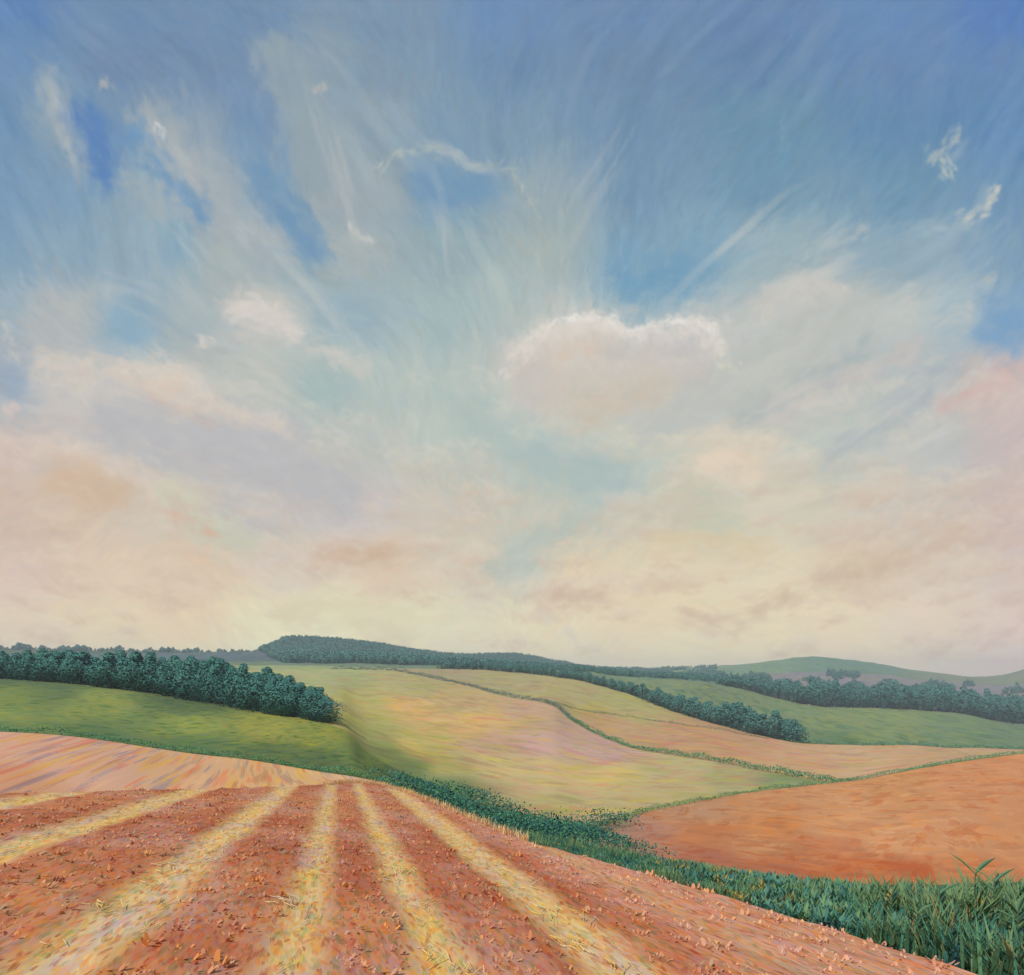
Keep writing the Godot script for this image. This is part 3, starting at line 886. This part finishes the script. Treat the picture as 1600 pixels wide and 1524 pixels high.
	field("pasture", 4, 5, -1400, 935, 9.0, 22, [[0,1062,103,121,92],[100,1070,106,124,92],[300,1098,100,118,88],[0,1085,130,144,90],[0,1120,142,154,96],[0,1140,114,136,94],[150,1100,150,158,96],[150,1150,108,132,94],[300,1130,152,160,92],[300,1168,104,127,90],[420,1140,160,158,86],[420,1182,104,122,84],[500,1150,152,154,82],[500,1194,96,114,80],[560,1180,124,138,84],[620,1215,100,118,80],[700,1250,104,132,90],[760,1272,88,122,94],[850,1295,92,126,98],[920,1303,128,138,100]], earth(green_tile), 0.1, Vector2(70, 150), F)
	field("ploughed_field", 4, 5, 935, 3000, 9.0, 22, [[950,1300,178,142,124],[1000,1310,182,136,118],[1000,1340,178,126,108],[1100,1275,190,149,117],[1100,1300,196,130,88],[1100,1345,178,116,94],[1200,1255,200,149,107],[1200,1290,205,142,92],[1200,1320,200,146,104],[1200,1360,182,118,88],[1300,1250,205,154,112],[1300,1290,208,156,114],[1300,1330,200,134,94],[1300,1370,190,119,82],[1400,1225,205,152,104],[1400,1310,212,161,119],[1400,1370,196,124,82],[1500,1220,206,150,108],[1500,1300,206,154,114],[1500,1370,200,134,92],[1600,1200,206,150,108],[1600,1300,202,146,104]], earth(orange_tile), -0.12, Vector2(115, 210), F)
	field("hill_meadow", 5, 6, -1400, 1330, 9.0, 34, [[552,1162,140,152,96],[500,1060,170,176,134],[550,1055,166,172,128],[560,1100,184,178,114],[540,1130,176,172,108],[560,1150,166,166,102],[650,1070,178,172,128],[650,1110,214,178,124],[650,1160,198,182,114],[700,1200,182,171,117],[720,1100,194,172,129],[740,1130,218,182,122],[760,1160,198,166,140],[780,1200,202,186,132],[830,1120,194,166,140],[850,1160,200,166,156],[850,1220,202,181,138],[850,1260,182,171,122],[950,1180,198,166,156],[950,1210,208,186,128],[950,1260,192,176,132],[1050,1200,188,176,133],[1050,1240,188,171,128],[1150,1215,172,166,123],[1250,1222,138,151,113],[600,1175,134,146,88],[640,1205,118,136,88],[700,1232,114,140,92]], earth(meadow_tile), 0.0, Vector2(170, 420), F)
	field("far_slope", 5, 6, 1330, 3000, 30.0, 6, [[1400,1207,120,145,100],[1600,1177,130,150,110]], earth(green_tile), 0.0, Vector2(80, 160), F)
	field("tan_field", 6, 7, -1400, 3000, 11.0, 22, [[500,1044,152,169,126],[700,1055,168,160,127],[800,1065,174,166,126],[900,1080,178,170,122],[960,1095,173,170,117],[1000,1110,178,170,117],[950,1130,194,160,122],[1050,1150,194,155,122],[1150,1170,198,155,122],[1250,1180,204,165,132],[1350,1185,204,170,137],[1450,1180,198,165,132],[1000,1150,188,155,122],[1150,1190,198,160,122],[1250,1205,198,165,127]], earth(meadow_tile), 0.1, Vector2(240, 600), F)
	field("green_field", 7, 8, -1400, 3000, 13.0, 16, [[500,1038,120,138,122],[950,1062,130,146,120],[1050,1075,132,146,116],[1100,1090,126,140,110],[1200,1115,132,148,114],[1300,1120,138,152,110],[1400,1130,138,153,110],[1500,1140,126,146,114],[1590,1150,120,140,114],[1300,1158,116,138,104]], earth(green_tile), 0.0, Vector2(300, 900), F)
	field("heather_slope", 8, 10, -1400, 3000, 14.0, 14, [[500,1025,92,110,124],[900,1050,106,138,122],[1000,1057,112,144,128],[1100,1060,108,136,124],[1200,1068,148,140,152],[1300,1062,148,140,152],[1400,1072,148,140,152],[1550,1085,148,140,152]], earth(green_tile), 0.0, Vector2(400, 1400), F)
	field("far_hill", 10, 12, -1400, 3000, 14.0, 16, [[300,1020,86,106,84],[480,1010,82,98,76],[800,1028,106,134,102],[1000,1050,130,158,120],[1200,1045,126,154,124],[1300,1035,106,142,124],[1550,1062,138,146,124]], earth(green_tile), 0.0, Vector2(500, 2200), F)
	near_field(soil_tile, F)
	# the plain that carries it all, out to the horizon
	var gm := PlaneMesh.new()
	gm.size = Vector2(5200, 5200)
	var plain := StandardMaterial3D.new()
	plain.albedo_color = Color(0.36, 0.42, 0.28)
	plain.roughness = 1.0
	var gp := mesh_node("ground", gm, plain)
	gp.position = Vector3(0, -105, 0)
	gp.set_meta("kind", "structure")
	print("land done ", Time.get_ticks_msec())

	# ---- woods
	var leaves := leaf_mat(Color(0.22, 0.32, 0.32))
	tree_proto("wood", 9, 2600, 0.36, [lin(76, 134, 128), lin(68, 126, 122), lin(84, 140, 130), lin(72, 130, 132), lin(86, 140, 126)], leaves, 31, 6.4)
	tree_proto("far", 7, 1000, 0.5, [lin(76, 134, 128), lin(68, 126, 122), lin(84, 140, 130), lin(72, 130, 132), lin(86, 140, 126)], leaves, 32, 6.6)
	for row in 3:
		var b := -190.0 + row * 7.0
		while b < 508.0 - row * 6.0:
			var z: float = lines[2][1].at(b) + 2.0 + row * 5.0 + rng.randf_range(-1.2, 1.2)
			var x := (b - MID) / 1000.0 * z
			var tall := lerpf(8.0, 11.2, clampf((b - 40.0) / 260.0, 0, 1)) * (1.0 + 0.16 * noise_b.get_noise_1d(b * 0.9)) * lerpf(1.0, 0.62, clampf((b - 380.0) / 130.0, 0, 1)) * rng.randf_range(0.84, 1.12)
			plant_tree("wood_tree", "wood", Vector3(x, ground(x, z) - 0.1, -z), tall, rng.randf_range(6.6, 10.5), ["dark teal broadleaf tree in the wood's front row on the pasture edge", "dark teal broadleaf tree in the second row of the wood above the green pasture", "dark teal broadleaf tree at the back of the wood above the green pasture"][row], "trees of the wood above the pasture")
			b += rng.randf_range(16.0, 25.0)
	for row in 2:
		var b := 690.0 + row * 8.0
		while b < 1246.0:
			var z: float = lines[4][1].at(b) + 3.0 + row * 9.0 + rng.randf_range(-2, 2)
			var x := (b - MID) / 1000.0 * z
			var grow := clampf((b - 900.0) / 260.0, 0, 1)
			var tall := lerpf(7.0, 15.0, grow) * rng.randf_range(0.8, 1.2) * (0.75 if b > 1215 else 1.0)
			plant_tree("copse_tree", "far", Vector3(x, ground(x, z) - 0.1, -z), tall, lerpf(10.0, 14.0, grow), ["dark blue-green tree of the long belt, standing at the upper edge of the tan field", "dark blue-green tree at the back of the long belt beside the far green field"][row], "trees of the belt beside the tan field")
			b += rng.randf_range(9.0, 15.0) * lerpf(1.0, 1.4, grow)
	for row in 2:
		var b := 1135.0 + row * 6.0
		while b < 1660.0:
			var z: float = lines[5][1].at(b) + 3.0 + row * 16.0 + rng.randf_range(-3, 3)
			var x := (b - MID) / 1000.0 * z
			var tall := lerpf(10.0, 23.0, clampf((b - 1130.0) / 130.0, 0, 1)) * rng.randf_range(0.75, 1.25) * (1.25 if b > 1540 else 1.0)
			plant_tree("hillside_tree", "far", Vector3(x, ground(x, z) - 0.1, -z), tall, rng.randf_range(15.0, 22.0), ["dark blue-green hillside tree standing at the top edge of the far green field", "dark blue-green hillside tree standing at the foot of the heather slope"][row], "trees of the wood below the heather")
			b += rng.randf_range(10.0, 17.0)
	# far-off woodland that reads as one mass
	var g2 := RandomNumberGenerator.new()
	g2.seed = 5
	var tuft := crown(g2, 10.0, 9.0, 130, 1.7, [Color.WHITE], 0.05)
	var spots := []
	for i in 13000:
		var b := g2.randf_range(405.0, 1120.0)
		var z := g2.randf_range(700.0, maxf(1290.0, lines[8][1].at(b) + 20.0))
		var lo := clampf((b - 405.0) / 40.0, 0, 1)
		if z < lerpf(1150.0, 720.0, lo): continue
		if g2.randf() < 0.95 * smoothstep(560.0, 1060.0, b) and noise_b.get_noise_2d(b * 0.9, z * 0.16) < 0.05: continue
		var x := (b - MID) / 1000.0 * z
		spots.append([Vector3(x, ground(x, z) - 0.5, -z), g2.randf() * TAU, g2.randf_range(0.75, 1.3) * lerpf(1.0, 0.7, smoothstep(560.0, 900.0, b)), lin(70, 128, 124).lerp(lin(86, 140, 128), g2.randf())])
	scatter("hill_woodland", tuft, leaves, spots, "hazy blue-green woodland covering the far round hill behind the meadow", "woodland")
	spots = []
	for i in 700:
		var b := g2.randf_range(-300.0, 400.0)
		var z := g2.randf_range(1190.0, 1270.0)
		var x := (b - MID) / 1000.0 * z
		var h := 0.6 + 0.75 * noise_b.get_noise_1d(b * 1.6)
		if h < 0.25: continue
		spots.append([Vector3(x, ground(x, z) - 0.5, -z), g2.randf() * TAU, h * 1.25, lin(70, 128, 124).lerp(lin(86, 140, 128), g2.randf())])
	scatter("skyline_woodland", tuft, leaves, spots, "hazy distant line of trees on the skyline behind the dark wood", "woodland")
	spots = []
	for i in 2600:
		var b := g2.randf_range(1120.0, 1680.0)
		var z := g2.randf_range(690.0, 1250.0)
		if noise_b.get_noise_2d(b * 0.55, z * 0.12 + 300.0) < 0.02 + 0.25 * smoothstep(760.0, 1200.0, z): continue
		var x := (b - MID) / 1000.0 * z
		spots.append([Vector3(x, ground(x, z) - 0.5, -z), g2.randf() * TAU, g2.randf_range(0.7, 1.4), lin(70, 128, 124).lerp(lin(86, 140, 128), g2.randf())])
	scatter("heather_woodland", tuft, leaves, spots, "hazy scattered woodland climbing the mauve heather slope on the far hill", "woodland")
	print("woods done ", Time.get_ticks_msec())

	# ---- hedges
	var dark_green := [lin(76, 134, 95), lin(66, 120, 100), lin(100, 154, 98), lin(83, 142, 112)]
	var blue_green := [lin(71, 122, 108), lin(81, 134, 117), lin(93, 144, 110), lin(110, 159, 125)]
	var along := func(line: int, b0: float, b1: float, n: int, shift: float) -> Array:
		var pts := []
		for i in n + 1: pts.append(edge(line, lerpf(b0, b1, float(i) / n), shift))
		return pts
	hedge("low ragged green hedge between the pink stubble and the green pasture", along.call(1, -60, 652, 40, 0.5), 0.8, 1.6, 16.0, 0.26, dark_green, leaves, 41, 0.06)
	hedge("thick dark green hedge on the bank below the edge of the striped crop field", along.call(1, 640, 990, 28, -1.0), 2.5, 8.0, 110.0, 0.36, [lin(71, 130, 98), lin(61, 112, 108), lin(88, 147, 108), lin(56, 103, 110)], leaves, 42, 0.35)
	hedge("dark green bushes along the valley bottom below the yellow meadow", along.call(2, 690, 965, 24, -3.0), 2.4, 9.0, 40.0, 0.5, [lin(74, 124, 96), lin(66, 112, 100), lin(90, 138, 96), lin(62, 106, 108)], leaves, 49, 0.15)
	hedge("dark thin hedge along the brow of the yellow meadow hill", along.call(3, 520, 900, 40, 2.0), 2.2, 4.0, 9.0, 0.7, [lin(120, 134, 125), lin(110, 130, 130), lin(98, 127, 120)], leaves, 43, 0.15)
	hedge("green valley hedge between the yellow meadow and the pink field", along.call(3, 885, 1335, 44, 1.0), 1.9, 3.6, 14.0, 0.6, [lin(100, 149, 110), lin(112, 164, 115), lin(88, 137, 110)], leaves, 44, 0.2)
	hedge("thin grassy hedge between the yellow meadow and the orange ploughed field", along.call(2, 920, 1340, 40, 0.5), 0.9, 1.8, 12.0, 0.36, [lin(115, 154, 98), lin(134, 166, 105), lin(100, 137, 95)], leaves, 45, 0.05)
	hedge("grey-green hedge along the top of the orange ploughed field", along.call(2, 1325, 1700, 30, 3.0), 1.1, 4.0, 10.0, 0.45, [lin(134, 164, 120), lin(144, 173, 134), lin(120, 151, 120)], leaves, 46, 0.1)
	hedge("low green hedge at the foot of the far green field", along.call(4, 1235, 1680, 30, -1.0), 2.0, 4.0, 7.0, 0.9, [lin(98, 149, 117), lin(110, 161, 122), lin(88, 134, 115)], leaves, 47, 0.12)
	var mid := []
	for p in [[850,1101],[900,1109],[950,1116],[1000,1124],[1050,1131],[1100,1138],[1150,1146],[1200,1155]]:
		var z0: float = lines[3][1].at(p[0])
		var z1: float = lines[4][1].at(p[0])
		var bz := z0
		var best := 1e9
		for k in 40:
			var z := lerpf(z0, z1, k / 39.0)
			var y := LEVEL + 1000.0 * (EYE - ground((p[0] - MID) / 1000.0 * z, z)) / z
			if absf(y - p[1]) < best:
				best = absf(y - p[1]); bz = z
		var x: float = (p[0] - MID) / 1000.0 * bz
		mid.append(Vector3(x, ground(x, bz), -bz))
	hedge("fine brown-green hedge dividing the tan field from the pink field", mid, 1.2, 2.4, 6.0, 0.6, [lin(144, 151, 110), lin(125, 139, 110)], leaves, 48, 0.1)
	print("hedges done ", Time.get_ticks_msec())

	# ---- the near crop: one strip of plants to each ridge
	field_end = field_end
	var g3 := RandomNumberGenerator.new()
	g3.seed = 9
	var plants := leaf_mat(Color(0.40, 0.24, 0.18))
	var broad_plant := dab_leaves(g3, 6, 0.13, 0.065, 0.14)
	var plant := dab_leaves(g3, 12, 0.10, 0.040, 0.18)
	var near_hues := [lin(186, 108, 84), lin(198, 128, 88), lin(176, 112, 92), lin(204, 142, 102), lin(164, 90, 78), lin(222, 150, 70), lin(146, 142, 116), lin(176, 150, 146), lin(190, 120, 104), lin(206, 128, 88), lin(150, 84, 76), lin(214, 160, 96)]
	var far_hues := [lin(202, 150, 108), lin(190, 134, 98), lin(208, 162, 120), lin(196, 140, 112)]
	var right_hues := [lin(222, 172, 148), lin(214, 160, 130), lin(226, 166, 100), lin(202, 166, 160), lin(228, 188, 124), lin(210, 146, 120)]
	var strip_says := ["rust-brown crop strip at the field's outer side, past the broad curving straw track", "rust-brown crop strip between two broad straw tracks at the field's outer side", "wide red-brown crop strip with green tints between the two broadest straw tracks", "rust-red crop strip between the broad straw track and the narrow grey straw track", "rust-red crop strip with orange tips between the two narrow straw tracks", "brown-red crop strip between the narrow bright straw track and the broad pale one", "pinkish crop strip beside the broad pale straw track", "mauve and orange mixed crop strip along the field edge above the green bank"]
	for s in 8:
		var u0: float = TRACKS[s][0]
		var u1: float = TRACKS[s + 1][0] if s < 7 else 9.4
		if s == 0: u0 = -17.0
		spots = []
		var zt := field_end.at((u0 + u1) * 0.5)
		var n := int((u1 - u0) * (zt - 4.0) * 6.0)
		for i in n:
			var u := g3.randf_range(u0, u1)
			var z := lerpf(4.0, field_end.at(u) + 0.6, pow(g3.randf(), 1.25))
			if z > field_end.at(u) + 0.6: continue
			if track_at(u, z) > 0.12: continue
			var patch := noise_a.get_noise_2d(u * 14.0, z * 6.0)
			var c: Color = near_hues[g3.randi() % near_hues.size()] if g3.randf() < 0.55 + patch else far_hues[g3.randi() % far_hues.size()]
			if patch > 0.22: c = c.lerp(lin(136, 140, 112), 0.6)
			if u > 4.6: c = c.lerp(right_hues[g3.randi() % right_hues.size()], clampf((u - 4.6) / 1.4, 0, 0.85))
			c = c.lerp(ridge_color(u, z), 0.3)
			spots.append([Vector3(u - 0.27 * z, field_height(u, z) - 0.01, -z), g3.randf() * TAU, g3.randf_range(0.5, 1.1), c])
		var broad := []
		for sp in spots:
			var q: Vector3 = sp[0]
			if g3.randf() < 0.07: broad.append([q, g3.randf() * TAU, g3.randf_range(0.7, 1.3), near_hues[g3.randi() % near_hues.size()].lerp(sp[3], 0.35 if q.x < 3.0 else 0.75)])
		if broad.size() > 0:
			scatter("broadleaf_crop", broad_plant, plants, broad, strip_says[s].replace("crop strip", "broad-leaved plants standing in the crop strip"), "crop")
		if spots.size() > 0:
			scatter("crop_strip", plant, plants, spots, strip_says[s], "crop")
	# straw lying in the tracks
	var stalk := SurfaceTool.new()
	stalk.begin(Mesh.PRIMITIVE_TRIANGLES)
	for i in 7:
		var c := Vector3(g3.randf_range(-0.14, 0.14), 0.012 + 0.006 * i, g3.randf_range(-0.2, 0.2))
		var d := Vector3(g3.randfn(0, 0.3), g3.randfn(0, 0.05), 1.0).normalized() * g3.randf_range(0.06, 0.13)
		tube(stalk, c - d, c + d, 0.007, 0.004, 4)
	stalk.generate_normals()
	var straw_mesh := stalk.commit()
	var straw_mat := leaf_mat(Color(0.05, 0.04, 0.02))
	for t in range(1, 7):
		spots = []
		var tu: float = TRACKS[t][0]
		var tw: float = TRACKS[t][1]
		for i in int(field_end.at(tu) * tw * 1.6):
			var u := tu + g3.randf_range(-0.55, 0.55) * tw
			var z := lerpf(4.5, field_end.at(u), pow(g3.randf(), 1.5))
			if track_at(u, z) < 0.4: continue
			var hue: Color = [lin(222, 200, 146), lin(224, 194, 104), lin(206, 190, 170), lin(228, 206, 140), lin(200, 182, 170)][g3.randi() % 5]
			spots.append([Vector3(u - 0.27 * z, field_height(u, z), -z), 0.26 + g3.randfn(0, 0.35), g3.randf_range(0.7, 1.3), hue])
		scatter("straw", straw_mesh, straw_mat, spots, ["", "pale straw lying in the outermost straw track", "pale straw lying in the broad track that bends off to the side", "pale yellow straw lying in the broad slanting track", "straw lying in the narrow grey-yellow track", "bright yellow straw lying in the narrow track", "cream straw lying in the broad pale track below the hedge side"][t], "straw")
	print("crop done ", Time.get_ticks_msec())

	# ---- the rough grass bank by the field edge
	var blades := leaf_mat(Color(0.22, 0.34, 0.22))
	var tuft_mesh := blade_mesh(g3, 14, 0.5, 0.038, 0.55, 0.26)
	var greens := [lin(52, 92, 104), lin(58, 102, 104), lin(64, 114, 100), lin(70, 122, 102), lin(84, 132, 100), lin(112, 140, 100)]

	spots = []
	for i in 15000:
		var b := g3.randf_range(660.0, 1850.0)
		var z0: float = lines[0][1].at(b)
		var z := z0 + 0.5 + pow(g3.randf(), 2.0) * 30.0
		if g3.randf() > clampf(16.0 / z, 0.15, 1.0): continue
		var x := (b - MID) / 1000.0 * z
		var big := lerpf(0.5, 1.3, smoothstep(1200.0, 1580.0, b)) * lerpf(1.0, 0.75, clampf((z - z0) / 12.0, 0, 1))
		var lush := noise_a.get_noise_2d(x * 22.0, z * 22.0)
		if g3.randf() < -lush * 1.6: continue
		var c: Color = greens[clampi(int((lush * 1.4 + 0.5 + g3.randfn(0, 0.22)) * greens.size()), 0, greens.size() - 1)]
		if g3.randf() < 0.03: c = lin(150, 124, 84)
		spots.append([Vector3(x, ground(x, z) - 0.04, -z), g3.randf() * TAU, big * g3.randf_range(0.45, 1.2) * (0.75 + 1.1 * maxf(lush + 0.15, 0.0)), c])
	scatter("bank_grass", tuft_mesh, blades, spots, "rough deep green grass on the bank along the field edge", "grass")
	var dock := dab_leaves(g3, 14, 0.26, 0.055, 0.2)
	spots = []
	for i in 1500:
		var b := 860.0 + 940.0 * pow(g3.randf(), 0.6)
		var z: float = lines[0][1].at(b) + 0.6 + pow(g3.randf(), 1.4) * 7.0
		var x := (b - MID) / 1000.0 * z
		var c: Color = [lin(60, 110, 104), lin(82, 132, 100), lin(70, 120, 112), lin(110, 146, 104), lin(96, 140, 124), lin(186, 156, 70), lin(148, 132, 84)][g3.randi() % (7 if g3.randf() < 0.4 else 5)]
		spots.append([Vector3(x, ground(x, z) + 0.1, -z), g3.randf() * TAU, g3.randf_range(0.6, 1.5) * lerpf(0.35, 1.1, smoothstep(900.0, 1560.0, b)), c])
	scatter("bank_weeds", dock, blades, spots, "broad-leaved green and ochre weeds among the grass of the bank", "weeds")
	var dry := [lin(222, 190, 140), lin(210, 170, 118), lin(226, 198, 156), lin(200, 160, 130)]
	spots = []
	for i in 900:
		var u := g3.randf_range(-1.0, 6.2)
		var z := field_end.at(u) + g3.randfn(0.2, 0.5)
		spots.append([Vector3(u - 0.27 * z, field_height(u, z) - 0.03, -z), g3.randf() * TAU, g3.randf_range(0.3, 0.75), dry[g3.randi() % dry.size()]])
	scatter("dry_grass", tuft_mesh, straw_mat, spots, "dry straw-coloured grass fringing the brow of the crop field", "grass")
	# single tall plants that stand out above the bank grass
	var tall_says := [["tall weed with two broad grey-green leaves spread in a V above the bank", 1522, 12.5, 1.6, 2, 0.12], ["tall pointed grey-green blade plant rising above the bank grass", 1466, 11.5, 1.35, 5, 0.08], ["slender tall green weed leaning beside the two-leaved weed", 1552, 12.0, 1.5, 5, 0.08], ["short upright blue-green weed at the lower part of the bank", 1392, 12.6, 0.95, 6, 0.08], ["broad bladed dark green weed at the thick end of the bank", 1588, 10.5, 1.2, 8, 0.10], ["olive bladed weed among the bank grass near the field corner", 1432, 11.0, 1.05, 6, 0.09]]
	for w in tall_says:
		var z: float = w[2]
		var x: float = (w[1] - MID) / 1000.0 * z
		var root := base("tall_weed", Vector3(x, ground(x, z) - 0.03, -z))
		tag(root, w[0], "plant")
		var st := SurfaceTool.new()
		st.begin(Mesh.PRIMITIVE_TRIANGLES)
		tube(st, Vector3(0, -0.1, 0), Vector3(0.03, w[3] * 0.7, 0), 0.018, 0.010, 6)
		st.generate_normals()
		var sm := StandardMaterial3D.new()
		sm.albedo_color = Color(0.30, 0.42, 0.30)
		sm.roughness = 0.9
		mesh_node("stem", st.commit(), sm, root)
		for k in w[4]:
			var lm := leaf_blade(w[3] * (0.3 if k > 1 else 0.34), w[5] * 1.1)
			var o := mesh_node("leaf", lm, weed_mat(k), root)
			o.position = Vector3(0.02, w[3] * (0.68 - 0.11 * floorf(k / 2.0)), 0)
			o.rotation = Vector3(0, (0.25 if k % 2 == 0 else PI - 0.3) + g3.randf_range(-0.5, 0.5), g3.randf_range(0.55, 0.95))
	print("all done ", Time.get_ticks_msec())

func weed_mat(k: int) -> StandardMaterial3D:
	var m := leaf_mat(Color(0.1, 0.16, 0.08))
	m.albedo_color = [Color(0.36, 0.50, 0.38), Color(0.40, 0.52, 0.36), Color(0.32, 0.47, 0.40)][k % 3]
	return m

func leaf_blade(long: float, wide: float) -> ArrayMesh:      # a folded, arching leaf along +x
	var st := SurfaceTool.new()
	st.begin(Mesh.PRIMITIVE_TRIANGLES)
	var n := 6
	for i in n:
		var t0 := float(i) / n
		var t1 := float(i + 1) / n
		var w0 := wide * sin(PI * clampf(t0 * 0.92 + 0.06, 0, 1)) * 0.5
		var w1 := wide * sin(PI * clampf(t1 * 0.92 + 0.06, 0, 1)) * 0.5
		var p0 := Vector3(long * t0, -long * 0.18 * t0 * t0, 0)
		var p1 := Vector3(long * t1, -long * 0.18 * t1 * t1, 0)
		for s in [-1.0, 1.0]:
			var a := p0 + Vector3(0, w0 * 0.4, w0 * s)
			var b := p1 + Vector3(0, w1 * 0.4, w1 * s)
			for q in [p0, a, p1, p1, a, b]: st.add_vertex(q)
	st.generate_normals()
	return st.commit()
